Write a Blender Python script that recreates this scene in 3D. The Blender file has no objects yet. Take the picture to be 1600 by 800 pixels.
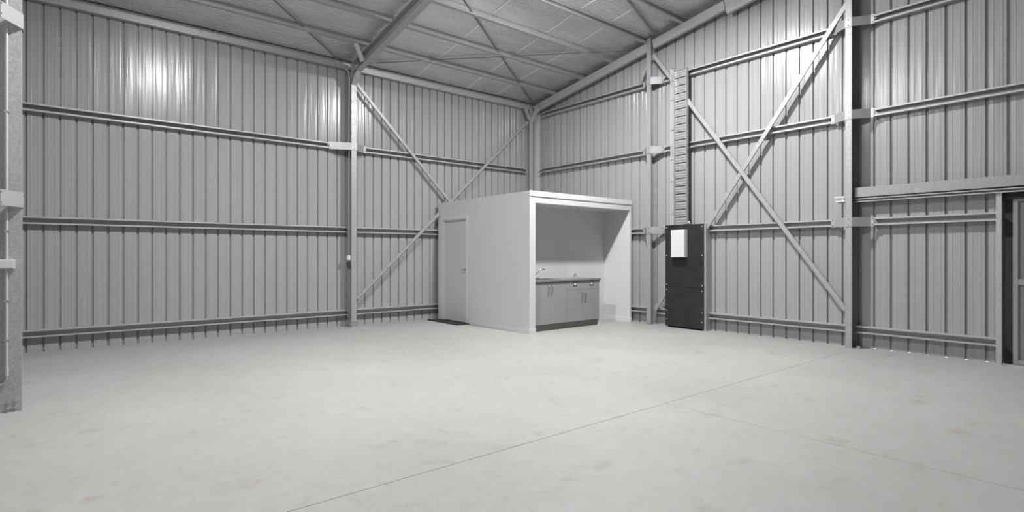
import bpy, math, random
from mathutils import Vector
random.seed(4)
scene = bpy.context.scene
col = scene.collection

# ---------------------------------------------------------------- camera
H = 1.34
cam_data = bpy.data.cameras.new('camera')
cam = bpy.data.objects.new('camera', cam_data)
col.objects.link(cam)
scene.camera = cam
cam.location = (0, 0, H)
cam.rotation_euler = (math.radians(90), 0, math.radians(53.864 - 90))
cam_data.sensor_width = 36
cam_data.lens = 836.8 / 1600 * 36
cam_data.shift_x = 100 / 1600
cam_data.shift_y = -1.5 / 1600
cam_data.clip_start = 0.02
cam_data.clip_end = 200

# ---------------------------------------------------------------- sky, exposure
scene.view_settings.view_transform = 'Standard'
scene.view_settings.look = 'None'
scene.view_settings.gamma = 1
scene.view_settings.exposure = 0.0
world = bpy.data.worlds.new('world')
scene.world = world
world.use_nodes = True
world.node_tree.nodes['Background'].inputs[0].default_value = (0.93, 0.95, 1.0, 1)
world.node_tree.nodes['Background'].inputs[1].default_value = 7.0
LAMP_WATTS = 420.0
LENS_WATTS = 105.0
LAMPS = [(6.6, 4.6, 5.5), (1.9, 4.6, 5.5)]
LAMP_POWER = [0.88, 0.74]

# ---------------------------------------------------------------- dimensions
YL = 9.31          # inner face of the left (eave) wall
XR = 9.42          # inner face of the right (gable) wall
XN = -0.475        # gable wall beside the camera
RIDGE = 2.92
YF = 2 * RIDGE - YL
PITCH = 0.1905
SL = 0.1753        # roof slope


def zt(y):         # top of the rafters
    yy = y if y >= RIDGE else 2 * RIDGE - y
    return 5.16 + SL * (7.65 - yy)


def zf(y):         # underside of the foil
    return zt(y) + 0.105


# ---------------------------------------------------------------- materials
def mat(name, base=(.5, .5, .5), rough=.5, metal=0.0, spec=.5, var=0.0, vscale=4.0, bump=0.0, bscale=20.0,
        stretch=(1, 1, 1), rvar=0.0):
    m = bpy.data.materials.new(name)
    m.use_nodes = True
    nt = m.node_tree
    b = nt.nodes['Principled BSDF']
    b.inputs['Base Color'].default_value = (*base, 1)
    b.inputs['Roughness'].default_value = rough
    b.inputs['Metallic'].default_value = metal
    b.inputs['Specular IOR Level'].default_value = spec
    tc = nt.nodes.new('ShaderNodeTexCoord')
    mp = nt.nodes.new('ShaderNodeMapping')
    mp.inputs['Scale'].default_value = stretch
    nt.links.new(tc.outputs['Object'], mp.inputs['Vector'])
    if var or rvar:
        n = nt.nodes.new('ShaderNodeTexNoise')
        n.inputs['Scale'].default_value = vscale
        n.inputs['Detail'].default_value = 6
        nt.links.new(mp.outputs[0], n.inputs['Vector'])
        if var:
            r = nt.nodes.new('ShaderNodeMapRange')
            r.inputs['From Min'].default_value = .3
            r.inputs['From Max'].default_value = .7
            r.inputs['To Min'].default_value = 1 - var
            r.inputs['To Max'].default_value = 1 + var
            nt.links.new(n.outputs['Fac'], r.inputs['Value'])
            mx = nt.nodes.new('ShaderNodeVectorMath')
            mx.operation = 'SCALE'
            mx.inputs[0].default_value = base
            nt.links.new(r.outputs[0], mx.inputs['Scale'])
            nt.links.new(mx.outputs[0], b.inputs['Base Color'])
        if rvar:
            r2 = nt.nodes.new('ShaderNodeMapRange')
            r2.inputs['From Min'].default_value = .3
            r2.inputs['From Max'].default_value = .7
            r2.inputs['To Min'].default_value = rough - rvar
            r2.inputs['To Max'].default_value = rough + rvar
            nt.links.new(n.outputs['Fac'], r2.inputs['Value'])
            nt.links.new(r2.outputs[0], b.inputs['Roughness'])
    if bump:
        n2 = nt.nodes.new('ShaderNodeTexNoise')
        n2.inputs['Scale'].default_value = bscale
        n2.inputs['Detail'].default_value = 3
        nt.links.new(mp.outputs[0], n2.inputs['Vector'])
        bp = nt.nodes.new('ShaderNodeBump')
        bp.inputs['Strength'].default_value = 1
        bp.inputs['Distance'].default_value = bump
        nt.links.new(n2.outputs['Fac'], bp.inputs['Height'])
        nt.links.new(bp.outputs[0], b.inputs['Normal'])
    return m


def galv_mat(name, base, rough=.42, metal=.55):
    """zinc coat: cells of spangle that differ a little in tone and gloss"""
    m = mat(name, base, rough, metal)
    nt = m.node_tree
    b = nt.nodes['Principled BSDF']
    tc = nt.nodes.new('ShaderNodeTexCoord')
    v = nt.nodes.new('ShaderNodeTexVoronoi')
    v.inputs['Scale'].default_value = 85
    nt.links.new(tc.outputs['Object'], v.inputs['Vector'])
    sep = nt.nodes.new('ShaderNodeSeparateColor')
    nt.links.new(v.outputs['Color'], sep.inputs[0])
    r = nt.nodes.new('ShaderNodeMapRange')
    r.inputs['To Min'].default_value = .86
    r.inputs['To Max'].default_value = 1.14
    nt.links.new(sep.outputs[0], r.inputs['Value'])
    mx = nt.nodes.new('ShaderNodeVectorMath')
    mx.operation = 'SCALE'
    mx.inputs[0].default_value = base
    nt.links.new(r.outputs[0], mx.inputs['Scale'])
    nt.links.new(mx.outputs[0], b.inputs['Base Color'])
    r2 = nt.nodes.new('ShaderNodeMapRange')
    r2.inputs['To Min'].default_value = rough - .08
    r2.inputs['To Max'].default_value = rough + .1
    nt.links.new(sep.outputs[1], r2.inputs['Value'])
    nt.links.new(r2.outputs[0], b.inputs['Roughness'])
    return m


M = {}
M['clad'] = mat('clad_steel', (.335, .335, .339), .235, 0, .42, var=.02, vscale=1.5, bump=.012, bscale=1.0,
                stretch=(7, 7, .35))
M['galv'] = galv_mat('galvanised', (.44, .44, .45), .42, .3)
M['zinc'] = galv_mat('zinc_bright', (.38, .38, .395), .42, .3)
M['bracket'] = mat('bracket_steel', (.40, .40, .405), .42, .35, var=.03, vscale=9)
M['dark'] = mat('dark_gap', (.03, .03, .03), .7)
M['white'] = mat('white_paint', (.60, .60, .602), .55, 0, .3, var=.012, vscale=2.5)
M['gloss_white'] = mat('white_enamel', (.64, .64, .645), .3)
M['door'] = mat('door_paint', (.56, .56, .56), .45, 0, .4, var=.01, vscale=3)
M['cabinet'] = mat('cabinet_laminate', (.30, .30, .295), .38, 0, .4, var=.02, vscale=3)
M['kick'] = mat('kickboard', (.20, .20, .185), .3, 0, .4, var=.03)
M['top'] = mat('benchtop', (.20, .20, .20), .3, 0, .5, var=.1, vscale=40)
M['steel'] = mat('stainless', (.62, .62, .62), .25, .9)
M['chrome'] = mat('chrome', (.35, .35, .35), .2, .9)
M['black'] = mat('black_board', (.02, .02, .021), .42, 0, .5, var=.12, vscale=6, rvar=.05)
M['mat'] = mat('rubber', (.018, .018, .018), .8, bump=.002, bscale=120)
M['tray'] = galv_mat('tray_zinc', (.40, .40, .41), .4, .5)
M['pvc'] = mat('pvc', (.48, .48, .49), .4)
M['foil'] = mat('foil_blanket', (.70, .70, .69), .36, .7, .5, var=.07, vscale=2.2, bump=.03, bscale=18,
                stretch=(.6, 2.6, 1), rvar=.06)
M['tape'] = mat('foil_tape', (.95, .95, .93), .5, 0)
M['purlin'] = galv_mat('purlin_zinc', (.42, .42, .43), .42, .5)
M['header'] = galv_mat('header_zinc', (.33, .33, .34), .45, .3)
M['strap'] = galv_mat('strap_steel_shaded', (.20, .20, .205), .5, .4)  # base colour darkened for the shade on the strap undersides
M['doorsheet'] = mat('door_sheet', (.33, .33, .335), .4, 0, .5, var=.03)
M['doorframe'] = mat('door_frame_metal', (.50, .50, .505), .4, .2)
M['ground'] = mat('outside_gravel', (.5, .49, .47), .9, var=.2, vscale=12)


def floor_mat():
    m = bpy.data.materials.new('polished_concrete')
    m.use_nodes = True
    nt = m.node_tree
    b = nt.nodes['Principled BSDF']
    geo = nt.nodes.new('ShaderNodeNewGeometry')

    def noise(scale, detail, st=(1, 1, 1), rough=.55, dist=0):
        mp = nt.nodes.new('ShaderNodeMapping')
        mp.inputs['Scale'].default_value = st
        nt.links.new(geo.outputs['Position'], mp.inputs['Vector'])
        n = nt.nodes.new('ShaderNodeTexNoise')
        n.inputs['Scale'].default_value = scale
        n.inputs['Detail'].default_value = detail
        n.inputs['Roughness'].default_value = rough
        n.inputs['Distortion'].default_value = dist
        nt.links.new(mp.outputs[0], n.inputs['Vector'])
        return n.outputs['Fac']

    def ramp(src, a, b_, ca, cb):
        r = nt.nodes.new('ShaderNodeValToRGB')
        r.color_ramp.elements[0].position = a
        r.color_ramp.elements[1].position = b_
        r.color_ramp.elements[0].color = (*ca, 1)
        r.color_ramp.elements[1].color = (*cb, 1)
        nt.links.new(src, r.inputs[0])
        return r.outputs[0]

    def mul(a, b_, f=1.0):
        x = nt.nodes.new('ShaderNodeMix')
        x.data_type = 'RGBA'
        x.blend_type = 'MULTIPLY'
        x.inputs['Factor'].default_value = f
        nt.links.new(a, x.inputs['A'])
        nt.links.new(b_, x.inputs['B'])
        return x.outputs['Result']

    base = ramp(noise(.55, 5), .3, .7, (.335, .333, .325), (.385, .385, .378))
    fine = ramp(noise(7, 8, rough=.7), .35, .65, (.95, .95, .95), (1.03, 1.03, 1.03))
    c = mul(base, fine)
    # trowel stains: sparse, brownish, and sparse grey scuffs
    st = ramp(noise(2.6, 7, (1, 1.7, 1), .68, .15), .57, .72, (1, 1, 1), (.85, .815, .745))
    c = mul(c, st)
    sc = ramp(noise(5.5, 5, (1.6, .7, 1), .65, .1), .60, .74, (1, 1, 1), (.87, .87, .86))
    c = mul(c, sc)
    sp = ramp(noise(30, 2), .79, .82, (1, 1, 1), (.55, .52, .48))
    c = mul(c, sp)

    # two dark tyre scuffs beside the long joint
    def scuff(cx, cy, rx, ry, c):
        mp = nt.nodes.new('ShaderNodeMapping')
        mp.vector_type = 'POINT'
        mp.inputs['Location'].default_value = (-cx / rx, -cy / ry, 0)
        mp.inputs['Scale'].default_value = (1 / rx, 1 / ry, 0)
        nt.links.new(geo.outputs['Position'], mp.inputs['Vector'])
        ln = nt.nodes.new('ShaderNodeVectorMath')
        ln.operation = 'LENGTH'
        nt.links.new(mp.outputs[0], ln.inputs[0])
        n = noise(22, 4)
        ad = nt.nodes.new('ShaderNodeMath')
        ad.operation = 'MULTIPLY_ADD'
        nt.links.new(n, ad.inputs[0])
        ad.inputs[1].default_value = 2.4
        nt.links.new(ln.outputs['Value'], ad.inputs[2])
        s = ramp(ad.outputs[0], .9, 2.1, (.70, .70, .70), (1, 1, 1))
        return mul(c, s)
    c = scuff(1.44, 2.60, .05, .12, c)
    c = scuff(1.66, 2.50, .05, .10, c)
    nt.links.new(c, b.inputs['Base Color'])
    rr = nt.nodes.new('ShaderNodeMapRange')
    rr.inputs['To Min'].default_value = .42
    rr.inputs['To Max'].default_value = .62
    nt.links.new(noise(1.3, 6), rr.inputs['Value'])
    nt.links.new(rr.outputs[0], b.inputs['Roughness'])
    b.inputs['Specular IOR Level'].default_value = .35
    bp = nt.nodes.new('ShaderNodeBump')
    bp.inputs['Distance'].default_value = .0012
    nt.links.new(noise(60, 4), bp.inputs['Height'])
    nt.links.new(bp.outputs[0], b.inputs['Normal'])
    return m


M['floor'] = floor_mat()


# ---------------------------------------------------------------- mesh helpers
def V(*a):
    return Vector(a)


class MB:
    def __init__(s):
        s.v, s.f, s.sm = [], [], []

    def add(s, vs, fs, smooth=False):
        n = len(s.v)
        s.v += [tuple(x) for x in vs]
        s.f += [tuple(i + n for i in f) for f in fs]
        s.sm += [smooth] * len(fs)
        return s

    def box(s, a, b):
        x0, y0, z0 = [min(a[i], b[i]) for i in range(3)]
        x1, y1, z1 = [max(a[i], b[i]) for i in range(3)]
        vs = [(x0, y0, z0), (x1, y0, z0), (x1, y1, z0), (x0, y1, z0), (x0, y0, z1), (x1, y0, z1), (x1, y1, z1), (x0, y1, z1)]
        return s.add(vs, [(3, 2, 1, 0), (4, 5, 6, 7), (0, 1, 5, 4), (1, 2, 6, 5), (2, 3, 7, 6), (3, 0, 4, 7)])

    def ext(s, prof, p0, p1, u, v, q0=None, q1=None, caps=True, smooth=False):
        """sweep a closed 2D profile from p0 to p1; u, v are the profile's axes"""
        p0, p1, u, v = Vector(p0), Vector(p1), Vector(u), Vector(v)
        n = len(prof)
        vs = [p0 + u * a + v * b for a, b in prof] + [p1 + u * a + v * b for a, b in prof]
        fs = [(i, (i + 1) % n, n + (i + 1) % n, n + i) for i in range(n)]
        area = sum(prof[i][0] * prof[(i + 1) % n][1] - prof[(i + 1) % n][0] * prof[i][1] for i in range(n))
        if (u.cross(v)).dot(p1 - p0) * area < 0:
            fs = [tuple(reversed(f)) for f in fs]
            c0, c1 = tuple(range(n)), tuple(reversed(range(n, 2 * n)))
        else:
            c0, c1 = tuple(reversed(range(n))), tuple(range(n, 2 * n))
        s.add(vs, fs, smooth)
        if caps:
            s.add(vs, [c0, c1])
        return s

    def tube(s, pts, r, n=10):
        pts = [Vector(p) for p in pts]
        rings = []
        ref = None
        for i, p in enumerate(pts):
            a = pts[max(i - 1, 0)]
            b = pts[min(i + 1, len(pts) - 1)]
            t = (b - a).normalized()
            if ref is None:
                ref = t.orthogonal().normalized()
            ref = (ref - t * ref.dot(t)).normalized()
            w = t.cross(ref)
            rings.append([p + (ref * math.cos(k * 2 * math.pi / n) + w * math.sin(k * 2 * math.pi / n)) * r for k in range(n)])
        vs = [q for g in rings for q in g]
        fs = []
        for i in range(len(rings) - 1):
            for k in range(n):
                fs.append((i * n + k, i * n + (k + 1) % n, (i + 1) * n + (k + 1) % n, (i + 1) * n + k))
        s.add(vs, fs, True)
        s.add(vs, [tuple(reversed(range(n))), tuple(range((len(rings) - 1) * n, len(rings) * n))])
        return s

    def cyl(s, p0, p1, r, n=12, r1=None):
        p0, p1 = Vector(p0), Vector(p1)
        t = (p1 - p0).normalized()
        u = t.orthogonal().normalized()
        w = t.cross(u)
        r1 = r if r1 is None else r1
        c = [(math.cos(k * 2 * math.pi / n), math.sin(k * 2 * math.pi / n)) for k in range(n)]
        vs = [p0 + (u * a + w * b) * r for a, b in c] + [p1 + (u * a + w * b) * r1 for a, b in c]
        s.add(vs, [(k, (k + 1) % n, n + (k + 1) % n, n + k) for k in range(n)], True)
        s.add(vs, [tuple(reversed(range(n))), tuple(range(n, 2 * n))])
        return s

    def build(s, name, m, parent=None, bevel=0):
        me = bpy.data.meshes.new(name)
        o_ = Vector((0, 0, 0))
        me.from_pydata(s.v, [], s.f)
        me.polygons.foreach_set('use_smooth', s.sm)
        me.materials.append(m)
        me.update()
        o = bpy.data.objects.new(name, me)
        col.objects.link(o)
        if bevel:
            md = o.modifiers.new('bevel', 'BEVEL')
            md.width = bevel
            md.segments = 2
            md.limit_method = 'ANGLE'
        if parent is not None:
            o.parent = parent
            o.location = -Vector(parent['base']) if 'base' in parent else Vector((0, 0, 0))
        return o


def empty(name, loc, label=None, cat=None, group=None, kind=None):
    o = bpy.data.objects.new(name, None)
    o.empty_display_size = .1
    col.objects.link(o)
    o.location = loc
    o['base'] = [float(x) for x in loc]
    tag(o, label, cat, group, kind)
    return o


def tag(o, label=None, cat=None, group=None, kind=None):
    if label:
        o['label'] = label
    if cat:
        o['category'] = cat
    if group:
        o['group'] = group
    if kind:
        o['kind'] = kind
    return o


def cprof(d, w, lip, t=.003):
    """lipped channel: web on the v axis at u=0, opening towards +u; v centred"""
    h = w / 2
    return [(0, -h), (d, -h), (d, -h + lip), (d - t, -h + lip), (d - t, -h + t), (t, -h + t), (t, h - t), (d - t, h - t),
            (d - t, h - lip), (d, h - lip), (d, h), (0, h)]


def uprof(d, w, t=.003):
    h = w / 2
    return [(0, -h), (d, -h), (d, -h + t), (t, -h + t), (t, h - t), (d, h - t), (d, h), (0, h)]


# ---------------------------------------------------------------- floor
fl = empty('floor', (4.5, 3, 0), kind='structure')
G = .0022
for x0, x1, xe0, xe1 in ((XN - .1, 4.44, 0, 1), (4.44, XR, 1, 0)):
    for y0, y1 in ((YF - .1, 2.75), (2.75, YL + .06)):
        xa, xb = x0 + (G if xe0 else 0), x1 - (G if xe1 else 0)
        if xe0 and y0 > 2:
            xb = XR + .06
        ya, yb = (y0 + G if y0 > 2 else y0), (y1 - G if y1 < 3 else y1)
        if y0 > 2:       # behind the long joint the cross joint cannot be seen: one pour
            if xe0:
                continue
            xb = XR + .06
        MB().box((xa, ya, -.12), (xb, yb, 0)).build('concrete_slab', M['floor'], fl)
MB().box((XN - .1, YF - .1, -.16), (XR - .02, YL, -.12)).build('joint_filler', M['dark'], fl)
gr = MB().box((-30, -30, -.30), (40, 40, -.165)).build('ground', M['ground'])
tag(gr, kind='structure')
gr.name = 'outside_ground'  # the gravel ground outside the shed, not a trim piece

# ---------------------------------------------------------------- cladding
RIB = [(-.0165, 0), (-.009, .029), (.009, .029), (.0165, 0), (.047, 0), (.0505, -.0022), (.0615, -.0022), (.065, 0),
       (.1255, 0), (.129, -.0022), (.140, -.0022), (.1435, 0)]


def sheet(parent, s0, s1, phase, pos, out, zb, ztop):
    """pos(s, o, z) -> world point, o measured outwards"""
    pts = []
    k = math.floor((s0 - phase) / PITCH) - 1
    raw = []
    while phase + k * PITCH < s1 + PITCH:
        raw += [(phase + k * PITCH + a, b) for a, b in RIB]
        k += 1
    for i in range(len(raw) - 1):
        (a, oa), (b, ob) = raw[i], raw[i + 1]
        for e in (s0, s1):
            if a < e < b:
                pts.append((e, oa + (ob - oa) * (e - a) / (b - a)))
        if s0 <= b <= s1:
            pts.append((b, ob))
    pts = sorted(set(pts))
    vs, fs = [], []
    T = .0015
    n = len(pts)
    for off in (0, T):
        for s_, o_ in pts:
            vs.append(pos(s_, o_ + off, zb(s_) if callable(zb) else zb))
            vs.append(pos(s_, o_ + off, ztop(s_)))
    for i in range(n - 1):
        fs.append((2 * i, 2 * i + 2, 2 * i + 3, 2 * i + 1))
        j = 2 * n
        fs.append((j + 2 * i + 1, j + 2 * i + 3, j + 2 * i + 2, j + 2 * i))
    mb = MB().add(vs, fs)
    return mb.build('cladding_sheet', M['clad'], parent)


def clad_wall(name, base, s0, s1, phase, first, pos, ztop, openings=()):
    w = empty(name, base, kind='structure')
    W = 4 * PITCH
    cuts = [s0]
    c = first + math.floor((s0 - first) / W) * W
    while c < s1:
        if c > s0 + .01:
            cuts.append(c)
        c += W
    cuts.append(s1)
    for a, b in zip(cuts[:-1], cuts[1:]):
        zb = 0.0
        for o0, o1, zo in openings:
            if (a + b) / 2 > o0 and (a + b) / 2 < o1:
                zb = zo
        sheet(w, a, b, phase, pos, None, zb, ztop)
    return w


wl = clad_wall('wall_left', (4.5, YL, 0), XN, XR + .03, -.154, -.154 + .5 * PITCH, lambda s, o, z: (s, YL + o, z), lambda s: zf(YL) + .055)
wr = clad_wall('wall_right', (XR, 3, 0), YF, YL, 1.82, 1.345, lambda s, o, z: (XR + o, s, z), lambda s: zf(s) + .055,
               openings=[(1.345 - 3 * 4 * PITCH, 1.345, 2.17)])
wn = clad_wall('wall_near', (XN, 3, 0), YF, YL, 1.75, 1.3, lambda s, o, z: (XN - o, s, z), lambda s: zf(s) + .055)
wf = clad_wall('wall_far', (4.5, YF, 0), XN, XR + .03, -.1, .1, lambda s, o, z: (s, YF - o, z), lambda s: zf(YF) + .055)

# ---------------------------------------------------------------- foil ceiling
cl = empty('ceiling', (4.5, RIDGE, 5.9), kind='structure')
PY = [8.438, 7.65, 6.865, 6.07, 5.33, 4.545]      # purlin rows
grid = [YL + .05] + PY + [3.75, RIDGE]
seams = [XN - .03, .73, 2.03, 3.33, 4.62, 5.915, 7.205, 8.06, XR + .03]


def sag(x, y):
    g = sorted(grid)
    for a, b in zip(g[:-1], g[1:]):
        if a <= y <= b:
            f = (y - a) / (b - a)
            return -.016 * math.sin(math.pi * f) * (1 + .35 * math.sin(3.1 * x + 2 * a)) + .004 * math.sin(9 * x + 5 * y) * math.sin(math.pi * f)
    return 0


for side in (1, -1):
    for i in range(len(seams) - 1):
        x0, x1 = seams[i], seams[i + 1] + (.03 if i < len(seams) - 2 else 0)
        nx = 8
        ys = []
        g = sorted(grid)
        for a, b in zip(g[:-1], g[1:]):
            ys += [a + (b - a) * k / 8 for k in range(8)]
        ys.append(g[-1])
        vs, fs = [], []
        for iy, y in enumerate(ys):
            for ix in range(nx + 1):
                x = x0 + (x1 - x0) * ix / nx
                yy = y if side == 1 else 2 * RIDGE - y
                lift = .004 if ix < 1 else 0
                vs.append((x, yy, zf(yy) + sag(x, y) + lift))
        for iy in range(len(ys) - 1):
            for ix in range(nx):
                a = iy * (nx + 1) + ix
                q = (a, a + nx + 1, a + nx + 2, a + 1)
                fs.append(q if side == 1 else tuple(reversed(q)))
        MB().add(vs, fs, True).build('foil_sheet', M['foil'], cl)
# bright joint tapes on the seams of the corner bay
for x in seams[5:8]:
    g = sorted(PY + [YL - .12])
    for a, b in zip(g[:-1], g[1:]):
        a2, b2 = a + .06, b - .03
        vs, fs = [], []
        for k in range(9):
            y = a2 + (b2 - a2) * k / 8
            for dx in (-.013, .013):
                vs.append((x + dx, y, zf(y) + sag(x, y) - .004))
        for k in range(8):
            fs.append((2 * k, 2 * k + 2, 2 * k + 3, 2 * k + 1))
        MB().add(vs, fs, True).build('seam_tape', M['tape'], cl)
# steel roof skin over the blanket
for side in (1, -1):
    y0, y1 = (YL + .25, RIDGE) if side == 1 else (YF - .25, RIDGE)
    MB().add([(XN - .2, y0, zf(y0) + .06), (XR + .2, y0, zf(y0) + .06), (XR + .2, y1, zf(y1) + .06), (XN - .2, y1, zf(y1) + .06),
              (XN - .2, y0, zf(y0) + .09), (XR + .2, y0, zf(y0) + .09), (XR + .2, y1, zf(y1) + .09), (XN - .2, y1, zf(y1) + .09)],
             [(0, 1, 2, 3), (7, 6, 5, 4), (0, 4, 5, 1), (1, 5, 6, 2), (2, 6, 7, 3), (3, 7, 4, 0)]).build('roof_sheet', M['clad'], cl)

# ---------------------------------------------------------------- girts
GP = cprof(.095, .106, .022)
Z1, Z2, Z3, Z4 = .268, 1.815, 3.355, 4.68


def girt_left(x0, x1, z, label):
    b = MB().ext(GP, (x0, YL - .004, z), (x1, YL - .004, z), (0, -1, 0), (0, 0, 1))
    o = b.build('wall_girt', M['galv'])
    tag(o, label, 'girt', 'girts along the left wall')


def girt_right(y0, y1, z, label):
    b = MB().ext(GP, (XR - .004, y0, z), (XR - .004, y1, z), (-1, 0, 0), (0, 0, 1))
    o = b.build('wall_girt', M['galv'])
    tag(o, label, 'girt', 'girts along the right wall')


LV = {Z1: 'lowest', Z2: 'waist-high', Z3: 'upper'}
for z in (Z1, Z2, Z3):
    girt_left(XN + .01, 4.06 if z == Z3 else 4.405, z,
              {Z1: 'lowest galvanised channel girt on left wall, left of the middle column, just above floor',
               Z2: 'middle galvanised channel girt on left wall, left of the middle column',
               Z3: 'highest galvanised channel girt on left wall, left of the middle column'}[z])
    girt_left(4.735 if z == Z3 else 4.52, 9.07, z,
              {Z1: 'lowest galvanised girt on left wall between middle column and white room',
               Z2: 'middle galvanised girt on left wall running behind the white room',
               Z3: 'highest galvanised girt on left wall right of the middle column, crossed by braces'}[z])
RL = {Z1: 'lowest', Z2: 'second-lowest', Z3: 'second-highest', Z4: 'highest'}
for z in (Z1, Z2, Z3, Z4):
    br = z != Z1
    girt_right(9.06 if z < Z4 else 8.95, 6.24 if br else 6.10, z, RL[z] + ' galvanised girt on right wall, corner post to first column' +
               (' mostly behind white room' if z < 2 else ''))
    girt_right(5.83 if br else 5.995, 3.055 if br else 2.865, z, RL[z] + ' galvanised girt on right wall between the two columns')
    girt_right(2.58 if br else 2.785, 1.345 if z < 2 else -.35, z, RL[z] + ' galvanised girt right of the tall near column' +
               (' ending at door jamb' if z < 2 else ''))


# ---------------------------------------------------------------- columns with their brackets
def omega(parent, c, a, n, z, wa, wb, depth, half, inner=.012):
    """strap bracket over a column face. c: column face centre, a: along-wall dir, n: into-room dir"""
    c, a, n = Vector(c), Vector(a), Vector(n)
    t = .004
    hz = .066
    path = [(-wa - .04, -depth), (-wa, -depth), (-half - .002, t), (half + .002, t), (wb, -depth), (wb + .04, -depth)]
    lo = [c + a * p + n * (q) + Vector((0, 0, z - hz)) for p, q in path]
    lo2 = [c + a * p + n * (q + t) + Vector((0, 0, z - hz)) for p, q in path]
    pl = []
    ring = lo + lo2[::-1]
    k = len(ring)
    up = Vector((0, 0, 2 * hz))
    vs = ring + [p + up for p in ring]
    fs = []
    m = len(path)
    for i in range(m - 1):
        fs.append((i, i + 1, k + i + 1, k + i))                       # back
        j = k - 1 - i
        fs.append((j, j + k, j - 1 + k, j - 1))                       # front
        fs.append((i, j, j - 1, i + 1))                               # bottom
        fs.append((k + i, k + i + 1, k + j - 1, k + j))               # top
    fs.append((0, k, k + k - 1, k - 1))
    fs.append((m - 1, m, k + m, k + m - 1))
    br = MB().add(vs, fs).build('girt_bracket', M['bracket'], parent)
    bt = MB()
    for p, q in ((-wa - .02, -depth + t), (wb + .02, -depth + t), (0, 2 * t)):
        for dz in (-.042, .042):
            c0 = c + a * p + n * q + Vector((0, 0, z + dz))
            bt.cyl(c0, c0 + n * .006, .0085, 6)
    bolts = bt.build('bolts', M['chrome'], br)
    bolts.location = (0, 0, 0)
    return br


def base_bolts(parent, pts, n):
    b = MB()
    for p in pts:
        p = Vector(p)
        b.cyl(p, p + Vector(n) * .012, .013, 6)
        b.cyl(p + Vector(n) * .012, p + Vector(n) * .028, .007, 8)
    b.build('anchor_bolts', M['steel'], parent)


# middle portal column (left wall)
c1 = empty('steel_column', (4.46, 9.19, 0), 'galvanised channel column standing at the middle of the left wall', 'column')
ztop = zt(9.07) - .03
MB().ext(cprof(.104, .235, .022, .004), (4.514, 9.188, 0), (4.514, 9.188, ztop), (-1, 0, 0), (0, 1, 0)).build('shaft', M['zinc'], c1)
omega(c1, (4.462, 9.07, 0), (1, 0, 0), (0, -1, 0), Z3, .385, .27, .142, .052)
base_bolts(c1, [(4.436, 9.07, .05), (4.436, 9.07, .10), (4.49, 9.07, .05), (4.49, 9.07, .10)], (0, -1, 0))
MB().box((4.40, 9.075, 0), (4.406, 9.30, .13)).build('base_cleat', M['bracket'], c1)
# knee at the top
kb = MB()
kb.ext(uprof(.09, .104, .004), (4.462, 9.072, 4.50), (4.462, 8.80, 4.785), (0, .72, .69), (1, 0, 0))
kb.build('knee_plate', M['zinc'], c1)
sb = MB().box((4.352, 9.10, 1.25), (4.408, 9.17, 1.335)).build('junction_box', M['gloss_white'])
tag(sb, 'small pale switch box fixed to the side of the left wall column', 'switch box')
# bent flexible conduit at the head of the column
fc = MB().tube([(4.33, 9.20, 4.80), (4.36, 9.18, 4.80), (4.385, 9.15, 4.76), (4.395, 9.13, 4.62), (4.395, 9.13, 4.40), (4.395, 9.14, 3.8), (4.395, 9.14, 1.335)], .010, 8)
tag(fc.build('conduit', M['pvc']), 'thin grey conduit bending down beside the middle left column head', 'conduit')

# corner column
c2 = empty('steel_column', (9.14, 9.18, 0), 'galvanised post standing in the far corner behind the white room', 'column')
MB().ext(cprof(.10, .15, .022, .004), (9.195, 9.225, 0), (9.195, 9.225, zt(9.07) - .10), (-1, 0, 0), (0, 1, 0)).build('shaft', M['galv'], c2)
k2 = MB()
k2.ext(uprof(.06, .09, .004), (9.145, 9.152, 4.50), (9.145, 8.90, 4.80), (0, .8, .6), (1, 0, 0))
k2.build('knee_plate', M['galv'], c2)
k3 = MB()
k3.ext(uprof(.05, .06, .004), (9.06, 9.16, 4.55), (8.93, 9.16, 4.80), (.8, 0, .6), (0, 1, 0))
k3.build('knee_strut', M['galv'], c2)
cv = MB().box((XR - .012, YL - .17, 0), (XR - .002, YL - .002, 4.9)).build('corner_flashing', M['gloss_white'])
cv.parent = wr
cv.location = -Vector(wr['base'])


def gable_column(y0, y1, label, top, mtl):
    c = empty('steel_column', (9.3, (y0 + y1) / 2, 0), label, 'column')
    w = y1 - y0
    # channel open towards the camera side (-y), flange face towards the room
    MB().ext(cprof(w, .225, .02, .004), (9.3025, y1, 0), (9.3025, y1, top), (0, -1, 0), (1, 0, 0)).build('shaft', mtl, c)
    return c


c3 = gable_column(2.785, 2.862, 'tall galvanised channel column on right wall, nearest the door', zt(2.85) - .02, M['zinc'])
for z in (Z2, Z3, Z4):
    omega(c3, (9.19, 2.824, 0), (0, -1, 0), (-1, 0, 0), z, .215, .225, .13, .0385)
MB().box((9.205, 2.70, 0), (9.41, 2.784, .008)).box((9.3, 2.72, .008), (9.36, 2.77, .03)).build('base_plate', M['steel'], c3)
c4 = gable_column(5.998, 6.085, 'galvanised column on right wall between white room and black board', zt(6.04) + .06, M['zinc'])
for z in (Z2, Z3, Z4):
    omega(c4, (9.19, 6.041, 0), (0, -1, 0), (-1, 0, 0), z, .17, .19, .13, .0435)
base_bolts(c4, [(9.19, 6.02, .05), (9.19, 6.06, .05)], (-1, 0, 0))

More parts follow.
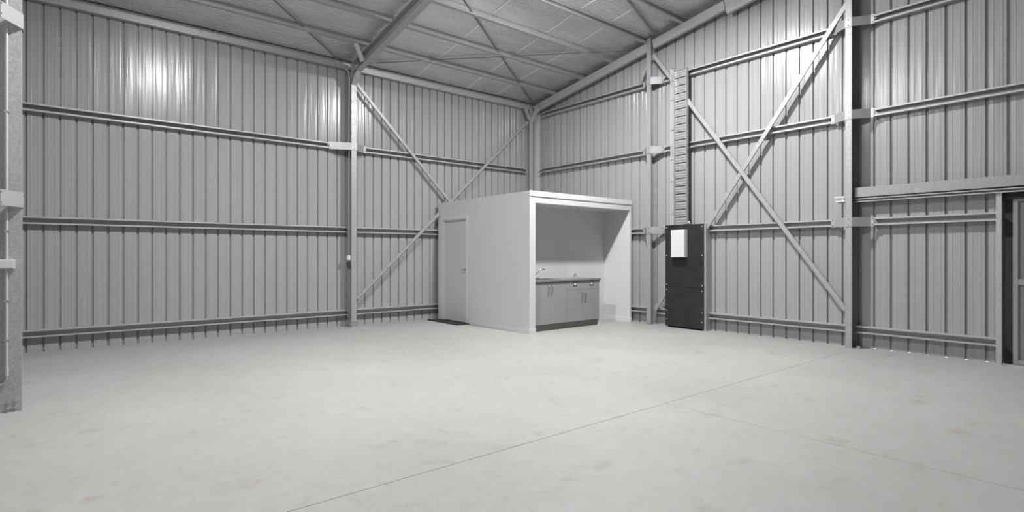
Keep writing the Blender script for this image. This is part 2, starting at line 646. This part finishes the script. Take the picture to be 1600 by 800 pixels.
# near column at the left edge: web faces the camera
c5 = empty('steel_column', (-.36, 5.94, 0), 'speckled galvanised column at the left edge, nearest the camera', 'column')
MB().ext(cprof(.085, .225, .02, .004), (-.3575, 5.90, 0), (-.3575, 5.90, zt(5.9) - .02), (0, 1, 0), (1, 0, 0)).build('shaft', M['galv'], c5)
for z in (Z2, Z3, Z4):
    omega(c5, (-.243, 5.945, 0), (0, 1, 0), (1, 0, 0), z, .25, .165, .13, .045)
base_bolts(c5, [(-.335, 5.90, .04), (-.335, 5.90, .095), (-.285, 5.90, .04), (-.285, 5.90, .095)], (0, -1, 0))
cd = empty('conduit', (-.347, 5.885, .2), 'white vertical conduit clipped to the column at the left edge', 'conduit')
for a, b in ((Z4 + .07, 5.4), (Z3 + .07, Z4 - .07), (Z2 + .07, Z3 - .07), (1.305, Z2 - .07), (.34, 1.22)):
    MB().cyl((-.347, 5.885, a), (-.347, 5.885, b), .0115, 12).build('pipe', M['pvc'], cd)
MB().cyl((-.347, 5.885, .31), (-.347, 5.885, .385), .015, 12).build('coupling', M['pvc'], cd)
MB().tube([(-.347, 5.885, .31), (-.347, 5.885, .29), (-.354, 5.885, .265), (-.372, 5.885, .245), (-.40, 5.885, .235), (-.46, 5.885, .232)], .0115, 10).build('elbow', M['bracket'], cd)
for z in (2.56, 1.545, .95, .62):
    MB().box((-.364, 5.873, z - .008), (-.328, 5.899, z + .008)).build('clip', M['bracket'], cd)
jb = empty('junction_box', (-.40, 5.86, 1.22), 'white rectangular junction box fixed on the left edge column', 'junction box')
MB().box((-.47, 5.86, 1.222), (-.29, 5.897, 1.304)).build('body', M['gloss_white'], jb, .003)
MB().box((-.46, 5.856, 1.232), (-.30, 5.86, 1.294)).build('lid', M['gloss_white'], jb)

# ---------------------------------------------------------------- rafters
sn = Vector((0, 1, -SL)).normalized()
nn = Vector((0, SL, 1)).normalized()


def rafter(x, y0, y1, depth, width, openx, label, name='rafter', drop=0, mtl=None):
    d = depth
    a = Vector((x, y0, zt(y0) - drop)) - nn * (d / 2)
    b = Vector((x, y1, zt(y1) - drop)) - nn * (d / 2)
    o = MB().ext(cprof(width, d, .02, .004), a, b, (openx, 0, 0), nn).build(name, mtl or M['galv'])
    return tag(o, label, 'rafter')


rafter(4.514, 9.06, RIDGE, .235, .104, -1, 'deep galvanised portal rafter climbing from the middle left column to the ridge')
rafter(9.20, 9.14, 6.10, .165, .07, 1, 'galvanised end rafter above right wall, from corner up to first column')
rafter(9.20, 5.975, 4.62, .165, .07, 1, 'galvanised end rafter above right wall, beyond the first column')
rafter(9.21, 4.61, RIDGE, .25, .07, 1, 'deeper galvanised end rafter near the ridge at right wall top')

# fly brace at the portal knee
fb = MB()
p0, p1 = Vector((4.19, 8.46, 5.03)), Vector((4.395, 8.60, 4.79))
d = (p1 - p0).normalized()
sd = d.cross(Vector((.45, .80, .30))).normalized()
fb.ext(uprof(.02, .078, .003), p0, p1, d.cross(sd).normalized(), sd)
tag(fb.build('fly_brace', M['galv']), 'short flat brace joining lowest roof purlin to portal rafter above middle column', 'brace')

# ---------------------------------------------------------------- purlins
ORD = ['first', 'second', 'third', 'fourth', 'fifth', 'sixth']
for bay, (x0, x1) in enumerate(((XN + .01, 4.455), (4.465, XR - .02))):
    for i, y in enumerate(PY):
        opn = -1 if i >= 3 else 1
        base = Vector((0, y, zt(y))) + nn * .052
        a, b = base + V(x0, 0, 0), base + V(x1, 0, 0)
        off = sn * (0 if opn == 1 else .055)
        o = MB().ext(cprof(.055, .1, .016, .003), a + off, b + off, sn * opn, nn).build('roof_purlin', M['purlin'])
        tag(o, 'galvanised roof purlin, %s up from the eave, %s' % (ORD[i], 'between near wall and portal rafter' if bay == 0 else 'between portal rafter and right wall'),
            'purlin', 'roof purlins')
    # eave strut
    o = MB().ext(cprof(.075, .105, .018), (x0, YL - .004, 4.878), (x1 if bay else 4.40, YL - .004, 4.878), (0, -1, 0), (0, 0, 1))
    o = MB().ext([(0, -.05), (.09, -.05), (.09, .088), (.085, .088), (.085, -.045), (0, -.045)], (x0, YL - .004, 4.873), (x1, YL - .004, 4.873), (0, -1, 0), (0, 0, 1)).build('eave_strut', M['zinc'] if bay == 0 else M['galv'])
    tag(o, 'galvanised eave strut along top of left wall, %s' % ('left of the portal rafter' if bay == 0 else 'right of the portal rafter to corner'), 'eave strut')


# strap braces in the roof plane
def strap(xa, ya, xb, yb, label, w=.03):
    A = Vector((xa, ya, zt(ya) + .03))
    B = Vector((xb, yb, zt(yb) + .03))
    d = (B - A).normalized()
    s = d.cross(nn).normalized()
    o = MB().ext([(-w / 2, 0), (w / 2, 0), (w / 2, .002), (-w / 2, .002)], A, B, s, nn).build('roof_strap', M['strap'])
    tag(o, label, 'strap brace', 'roof strap braces')


strap(4.55, 9.13, 9.19, 6.45, 'thin roof strap from middle column head towards first right wall column, corner bay')
strap(9.19, 9.13, 4.6, 6.32, 'thin roof strap from far corner post up to portal rafter, corner bay')
strap(4.39, 9.3, -.35, 5.75, 'thin roof strap left of the portal rafter, climbing from middle column head')
strap(9.19, 5.88, 4.6, 4.49, 'light roof strap above first right wall column crossing to portal rafter', .05)


# ---------------------------------------------------------------- wall cross braces
def brace(p0, p1, n, label, w=.06, name='wall_brace', mtl=None, d=.03):
    p0, p1, n = Vector(p0), Vector(p1), Vector(n)
    dr = (p1 - p0).normalized()
    s = dr.cross(n).normalized()
    o = MB().ext(uprof(d, w, .003), p0 + n * 0, p1, -n, s)
    o = o.build(name, mtl or M['zinc'])
    return tag(o, label, 'brace')


# on uprof the web sits at u=0 facing the room (+n), flanges go back to the wall
brace((9.265, 2.868, 5.00), (9.265, 5.95, .30), (-1, 0, 0), 'bright diagonal brace on right wall rising to the tall near column', .062)
brace((9.255, 5.965, 5.17), (9.255, 2.872, .545), (-1, 0, 0), 'diagonal brace on right wall falling from cable tray to near column foot', .062).location.x = -.032
brace((9.23, 6.02, 5.15), (9.23, 6.22, 4.80), (-1, 0, 0), 'short brace stub behind first right wall column, under the rafter', .05)
brace((4.56, 9.17, 4.58), (9.02, 9.17, .30), (0, -1, 0), 'diagonal brace on left wall falling from middle column head behind white room', .055)
o = brace((4.56, 9.14, .52), (9.02, 9.14, 4.50), (0, -1, 0), 'diagonal brace on left wall rising from middle column foot to corner', .055)

# ---------------------------------------------------------------- header beam, track and door at the right
hb = MB().ext(cprof(.06, .135, .016), (9.265, 2.77, 2.238), (9.265, -.9, 2.238), (1, 0, 0), (0, 0, 1)).build('header_beam', M['header'])
tag(hb, 'deep galvanised header channel running right from near column over the door', 'beam')
tr = MB().ext(cprof(.07, .05, .012), (9.345, 2.98, 2.125), (9.345, -.9, 2.125), (-1, 0, 0), (0, 0, 1)).build('door_track', M['galv'])
tag(tr, 'slim galvanised rail just under the header channel, right of near column', 'rail')
for y in (2.93,):
    st = MB()
    st.box((9.23, 2.88, 2.115), (9.26, 2.995, 2.135)).box((9.23, 2.88, 2.175), (9.26, 3.01, 2.195)).box((9.235, 2.90, 2.135), (9.255, 2.92, 2.175))
    st.build('track_end', M['gloss_white'], c3)
d1 = empty('door_1', (9.45, .6, 0), kind='structure')
MB().ext(cprof(.06, .05, .012), (9.305, 1.318, 0), (9.305, 1.318, 2.10), (1, 0, 0), (0, 1, 0)).build('door_jamb', M['galv'], d1)
DX = 9.47
dy0, dy1 = 1.22, -.22
fr = MB()
fr.box((DX, dy0, .0), (DX + .04, dy0 - .045, 2.04))
fr.box((DX, dy1, .0), (DX + .04, dy1 + .045, 2.04))
fr.box((DX, dy0 - .045, 1.995), (DX + .04, dy1 + .045, 2.04))
fr.box((DX, dy0 - .045, .0), (DX + .04, dy1 + .045, .055))
fr.build('leaf_frame', M['doorframe'], d1, .003)
MB().box((DX, dy0 - .045, .975), (DX + .04, dy1 + .045, 1.05)).build('mid_rail', M['doorframe'], d1, .003)
MB().box((DX + .04, dy0 - .002, 0), (DX + .055, dy1 + .002, 2.04)).build('leaf_sheet', M['doorsheet'], d1)
MB().box((DX + .02, dy0 - .16, .09), (DX + .04, dy0 - .56, .96)).build('leaf_panel', M['doorsheet'], d1)
MB().box((9.39, 1.35, 2.03), (9.60, -.35, 2.17)).box((9.47, 1.35, 0), (9.60, dy0 + .001, 2.05)).box((9.43, -.25, 0), (9.6, -.95, 2.17)).build('recess_light_block', M['dark'], d1)  # dark boxes added to stop daylight leaking in round the door leaf
MB().box((9.42, 1.36, -.12), (9.60, -.95, -.001)).build('threshold', M['ground'], d1)

# ---------------------------------------------------------------- the white room
X0, X1, Y0, ZT = 6.465, 9.312, 6.51, 2.42
YB = 9.2
AL = 7.13          # back wall of the alcove
XI0, XI1, ZH = 6.605, 9.262, 2.235
pod = empty('amenities_room', (X0, Y0, 0), 'free-standing white plasterboard room in the corner with kitchenette alcove', 'room')
# left wall with door opening
DY0, DY1, DZ = 8.245, 9.02, 2.06
MB().box((X0, Y0, 0), (XI0, DY0, ZT)).box((X0, DY1, 0), (X0 + .10, YB, ZT)).box((X0, DY0, DZ), (X0 + .10, DY1, ZT)).build('side_wall', M['white'], pod)
MB().box((X1, Y0, 0), (XI1, 8.98, ZT)).build('far_side_wall', M['white'], pod)
MB().box((XI0, Y0, ZH), (XI1, Y0 + .09, ZT)).build('header_panel', M['white'], pod)
MB().box((XI0, AL, 0), (XI1, AL + .08, ZT - .04)).build('alcove_back', M['white'], pod)
MB().box((XI0, Y0 + .09, ZH), (XI1, AL, ZH + .03)).build('alcove_ceiling', M['white'], pod)
MB().box((X0 + .002, Y0 + .002, ZT), (X1 - .002, 9.03, ZT + .012)).build('roof_panel', M['white'], pod)
MB().box((X0 - .012, Y0 - .014, ZT - .075), (X1 + .004, Y0, ZT + .016)).build('fascia', M['gloss_white'], pod, .002)
# corner beads standing proud of the front edges
MB().box((X0 - .003, Y0 - .006, 0), (X0 + .035, Y0, ZT - .075)).build('corner_bead', M['gloss_white'], pod)
sk = MB()
sk.box((X0 - .012, Y0 - .012, 0), (X0, DY0 - .06, .085))
sk.box((X0, Y0 - .012, 0), (XI0, Y0, .085))
sk.box((XI1 - .012, Y0 - .012, 0), (XI1, AL, .085))
sk.box((XI1, Y0 - .012, 0), (X1, Y0, .085))
sk.build('skirting', M['gloss_white'], pod, .002)
ar = MB()
ar.box((X0 - .016, DY0 - .06, 0), (X0, DY0, DZ + .06)).box((X0 - .016, DY1, 0), (X0, DY1 + .06, DZ + .06)).box((X0 - .016, DY0, DZ), (X0, DY1, DZ + .06))
ar.build('architrave', M['gloss_white'], pod, .003)
jm = MB().box((X0 - .004, DY0, 0), (X0 + .09, DY0 + .018, DZ)).box((X0 - .004, DY1 - .018, 0), (X0 + .09, DY1, DZ)).box((X0 - .004, DY0, DZ - .018), (X0 + .09, DY1, DZ))
jm.build('door_lining', M['gloss_white'], pod)
dr = MB().box((X0 + .045, DY0 + .02, .012), (X0 + .08, DY1 - .02, DZ - .02)).build('door', M['door'], pod)
hd = MB()
hd.cyl((X0 + .045, DY0 + .07, 1.05), (X0 + .037, DY0 + .07, 1.05), .027, 16)
hd.tube([(X0 + .04, DY0 + .07, 1.05), (X0 - .005, DY0 + .07, 1.05), (X0 - .012, DY0 + .08, 1.05), (X0 - .012, DY0 + .15, 1.05)], .009, 8)
h_ = hd.build('door_handle', M['chrome'], dr) if False else None
hobj = hd.build('door_handle', M['chrome'])
hobj.parent = dr
hobj.location = (0, 0, 0)

mt = MB()
mt.ext([(0, 0), (-.30, 0), (-.30, .012), (-.285, .018), (-.015, .018), (0, .012)], (X0 - .02, 8.12, 0), (X0 - .02, 9.14, 0), (1, 0, 0), (0, 0, 1))
rb = mt.build('doormat', M['mat'])
tag(rb, 'black rubber doormat on the floor at the white room door', 'doormat')

# ---------------------------------------------------------------- kitchenette
BX0, BXM, BX1 = XI0 + .004, 7.49, 8.42
BF = 6.60         # front faces
BB = AL - .004
BH = .862


def pull(parent, x, z0, z1):
    b = MB().tube([(x, BF, z0), (x, BF - .022, z0 + .004), (x, BF - .030, z0 + .02), (x, BF - .030, z1 - .02), (x, BF - .022, z1 - .004), (x, BF, z1)], .006, 8)
    o = b.build('handle', M['chrome'])
    o.parent = parent
    o.location = (0, 0, 0)


def cabinet(x0, x1, label, drawers):
    c = empty('base_cabinet', ((x0 + x1) / 2, (BF + BB) / 2, 0), label, 'cabinet', 'kitchenette base cabinets')
    b = MB()
    b.box((x0, BF + .020, .115), (x0 + .016, BB, BH)).box((x1 - .016, BF + .020, .115), (x1, BB, BH))
    b.box((x0 + .016, BF + .02, .115), (x1 - .016, BB, .131)).box((x0 + .016, BB - .01, .131), (x1 - .016, BB, BH))
    b.box((x0 + .016, BF + .02, BH - .02), (x1 - .016, BF + .1, BH))
    b.build('carcass', M['cabinet'], c)
    MB().box((x0, BF + .055, 0), (x1, BF + .07, .115)).build('kickboard', M['kick'], c)
    xm = (x0 + x1) / 2
    dz = .70 if drawers else BH - .012
    for a, e, s in ((x0 + .002, xm - .0015, 1), (xm + .0015, x1 - .002, -1)):
        dd = MB().box((a, BF, .118), (e, BF + .018, dz - .003)).build('door', M['cabinet'], c, .0015)
        hx = e - .045 if s == 1 else a + .045
        top = dz - .05
        pull(dd, hx, top - .15, top)
        if drawers:
            w = MB().box((a, BF, dz), (e, BF + .018, BH - .012)).build('drawer', M['cabinet'], c, .0015)
            mx = (a + e) / 2
            f = MB()
            q = BF - .006
            f.box((mx - .05, q, .77), (mx + .05, BF, .784)).box((mx - .05, q, .826), (mx + .05, BF, .84))
            f.box((mx - .05, q, .784), (mx - .036, BF, .826)).box((mx + .036, q, .784), (mx + .05, BF, .826))
            ho = f.build('handle', M['chrome'])
            ho.parent = w
            ho.location = (0, 0, 0)
            fo = MB().box((mx - .036, BF - .002, .784), (mx + .036, BF, .826)).build('handle_dish', M['gloss_white'])
            fo.parent = w
            fo.location = (0, 0, 0)
    return c


cabinet(BX0, BXM, 'grey two-door sink cabinet at the left end of the kitchenette', False)
cr = cabinet(BXM, BX1, 'grey cabinet with two drawers over two doors, right end of kitchenette', True)
MB().box((BX1, BF, 0), (BX1 + .018, BB, BH)).build('end_panel', M['gloss_white'], cr)
bt = MB()
SX0, SX1, SY0, SY1 = 6.78, 7.42, BF + .08, BB - .10
bt.box((BX0, BF - .02, BH), (SX0, BB, BH + .036)).box((SX1, BF - .02, BH), (BX1 + .022, BB, BH + .036))
bt.box((SX0, BF - .02, BH), (SX1, SY0, BH + .036)).box((SX0, SY1, BH), (SX1, BB, BH + .036))
tag(bt.build('benchtop', M['top']), 'dark grey laminate benchtop over the kitchenette cabinets', 'benchtop')
sk = empty('sink', (6.99, 6.85, BH), 'stainless steel sink set in left end of the dark benchtop', 'sink')
rm = MB()
zr = BH + .036
rm.box((SX0 - .02, SY0 - .02, zr), (SX1 + .02, SY0, zr + .004)).box((SX0 - .02, SY1, zr), (SX1 + .02, SY1 + .02, zr + .004))
rm.box((SX0 - .02, SY0, zr), (SX0, SY1, zr + .004)).box((SX1, SY0, zr), (SX1 + .02, SY1, zr + .004))
rm.build('rim', M['steel'], sk)
bw = MB()
bz = BH - .12
bw.box((SX0 + .001, SY0 + .001, bz), (SX1 - .001, SY1 - .001, bz + .003))
bw.box((SX0 + .001, SY0 + .001, bz), (SX0 + .004, SY1 - .001, zr)).box((SX1 - .004, SY0 + .001, bz), (SX1 - .001, SY1 - .001, zr))
bw.box((SX0 + .001, SY0 + .001, bz), (SX1 - .001, SY0 + .004, zr)).box((SX0 + .001, SY1 - .004, bz), (SX1 - .001, SY1 - .001, zr))
bw.build('basin', M['steel'], sk)
tp = empty('tap', (7.0, AL - .06, zr), 'chrome mixer tap with slanted spout behind the sink', 'tap')
MB().cyl((7.13, AL - .055, zr), (7.13, AL - .055, zr + .06), .022, 14).build('body', M['chrome'], tp)
MB().tube([(7.13, AL - .055, zr + .05), (7.18, AL - .07, zr + .10), (7.27, AL - .09, zr + .165), (7.29, AL - .10, zr + .175), (7.36, AL - .12, zr + .17)], .011, 8).build('spout', M['chrome'], tp)
MB().tube([(7.13, AL - .055, zr + .06), (7.125, AL - .055, zr + .085), (7.10, AL - .05, zr + .12)], .006, 8).build('lever', M['chrome'], tp)
ol = empty('power_outlet', (8.33, AL, .97), 'white power outlet on the alcove wall above the benchtop', 'outlet')
MB().box((8.275, AL - .008, .93), (8.39, AL - .0005, 1.0)).build('plate', M['gloss_white'], ol, .002)
MB().box((8.30, AL - .011, .952), (8.365, AL - .008, .966)).build('switches', M['chrome'], ol)
vp = MB().box((8.77, AL - .008, 1.77), (8.84, AL - .0005, 1.84)).build('wall_plate', M['gloss_white'])
tag(vp, 'small square white blank plate high on the alcove back wall', 'wall plate')

# ---------------------------------------------------------------- black board with white enclosure
bx = 9.20
bp_ = empty('meter_board', (bx, 5.32, 0), 'tall black two-piece board standing against right wall under the cable tray', 'meter board')
BY0, BY1 = 4.962, 5.70
ub = MB().box((bx, BY0, .752), (bx + .018, BY1, 1.893)).build('upper_board', M['black'], bp_, .001)
lb = MB().box((bx, BY0, .03), (bx + .018, BY1, .747)).build('lower_board', M['black'], bp_, .001)
fm = MB()
for y in (BY0 - .028, BY1 - .04):
    fm.ext(uprof(.04, .19, .003), (bx + .114, y, 0), (bx + .114, y, 1.893), (0, 1, 0), (1, 0, 0))
fm.build('support_frame', M['galv'], bp_)
MB().box((bx + .02, BY0 + .02, .03), (bx + .05, BY1 - .05, .06)).build('cross_rail', M['galv'], bp_)
MB().box((bx + .02, BY0 + .02, 1.86), (bx + .05, BY1 - .05, 1.89)).build('cross_rail', M['galv'], bp_)
for par, zs in ((ub, (1.845, 1.335, .80)), (lb, (.70, .315, .15))):
    for z in zs:
        for y in (BY0 + .03, BY1 - .03):
            o = MB().cyl((bx, y, z), (bx - .004, y, z), .008, 10).build('screw', M['gloss_white'])
            o.parent = par
            o.location = (0, 0, 0)
en = empty('switchboard_enclosure', (bx, 5.4, 1.29), 'white metal enclosure box mounted on the black board', 'enclosure')
MB().box((bx - .10, 5.262, 1.30), (bx - .001, 5.525, 1.797)).build('body', M['gloss_white'], en, .004)
MB().box((bx - .112, 5.266, 1.306), (bx - .101, 5.521, 1.791)).build('lid', M['gloss_white'], en, .003)

# ---------------------------------------------------------------- cable tray
ct = empty('cable_tray', (9.22, 5.4, 1.9), 'vertical galvanised cable tray climbing right wall above the black board', 'cable tray')
TY0, TY1, TZ0, TZ1 = 5.262, 5.51, 1.90, 4.735
for y in (TY0, TY1 - .012):
    MB().box((9.165, y, TZ0), (9.23, y + .012, TZ1)).build('side_rail', M['tray'], ct)
n = 20
st_ = (TZ1 - TZ0) / n
for k in range(n):
    z = TZ0 + k * st_
    b = MB()
    # one louvred panel: flat, ridge, flat, ridge, then an open slot
    zz = [(0, 0), (.030, 0), (.036, -.008), (.048, -.008), (.054, 0), (.078, 0), (.084, -.008), (.096, -.008), (.102, 0), (st_ - .018, 0)]
    prof = [(o, a) for a, o in zz] + [(o + .003, a) for a, o in reversed(zz)]
    b.ext([(9.205 + o, z + a) for o, a in prof], (0, TY0 + .012, 0), (0, TY1 - .012, 0), (1, 0, 0), (0, 0, 1))
    b.build('rung', M['tray'], ct)
MB().box((9.232, TY0 + .02, TZ0), (9.236, TY1 - .02, TZ1)).build('slot_shade_sheet', M['dark'], ct)  # near-black sheet stands in for the shade inside the open slots
for i, y in enumerate((5.535, 5.572)):
    t = empty('conduit', (9.2, y, 1.9), 'white upright conduit %s the cable tray' % ('close against the left rail of' if i == 0 else 'furthest left beside'), 'conduit')
    MB().cyl((9.185, y, 1.895), (9.185, y, 4.76 + .02 * i), .0125, 12).build('pipe', M['pvc'], t)
    for z in (2.1, 2.7, 3.1, 3.65, 4.2, 4.55):
        MB().box((9.168, y - .015, z - .006), (9.2, y + .015, z + .006)).build('clip', M['bracket'], t)
cb = MB().tube([(9.20, 5.28, 1.9), (9.19, 5.25, 1.93), (9.19, 5.232, 1.95), (9.2, 5.22, 1.9)], .008, 8)
tag(cb.build('cable', M['gloss_white']), 'short white cable loop entering the top of the black board', 'cable')

# ---------------------------------------------------------------- high-bay lamps (above the frame)
for i, (x, y, z) in enumerate(LAMPS):
    nm = 'over the corner bay' if x > 4 else 'over the bay beside the near wall'
    L = empty('high_bay_lamp', (x, y, z), 'round black high bay lamp hung under the roof, ' + nm, 'lamp', 'high bay lamps')
    b = MB().cyl((x, y, z + .012), (x, y, z + .07), .17, 32, .15).cyl((x, y, z + .07), (x, y, z + .12), .09, 24, .07)
    b.build('housing', M['black'], L)
    top = zt(y) + .09
    MB().cyl((x, y, z + .12), (x, y, max(top, z + .14)), .006, 8).build('hanger', M['steel'], L)
    ld = bpy.data.lights.new('lamp_light', 'AREA')
    ld.shape = 'DISK'
    ld.size = .28
    ld.energy = LAMP_WATTS * LAMP_POWER[i]
    ld.color = (1, .995, .985)
    lo = bpy.data.objects.new('lamp_light', ld)
    col.objects.link(lo)
    lo.parent = L
    lo.location = (0, 0, .005)
    pd = bpy.data.lights.new('lens_light', 'POINT')      # the glowing domed lens, which also throws light sideways
    pd.shadow_soft_size = .07
    pd.energy = LENS_WATTS * LAMP_POWER[i]
    po = bpy.data.objects.new('lens_light', pd)
    col.objects.link(po)
    po.parent = L
    po.location = (0, 0, -.075)
for o in list(bpy.data.objects):
    if 'base' in o:
        del o['base']
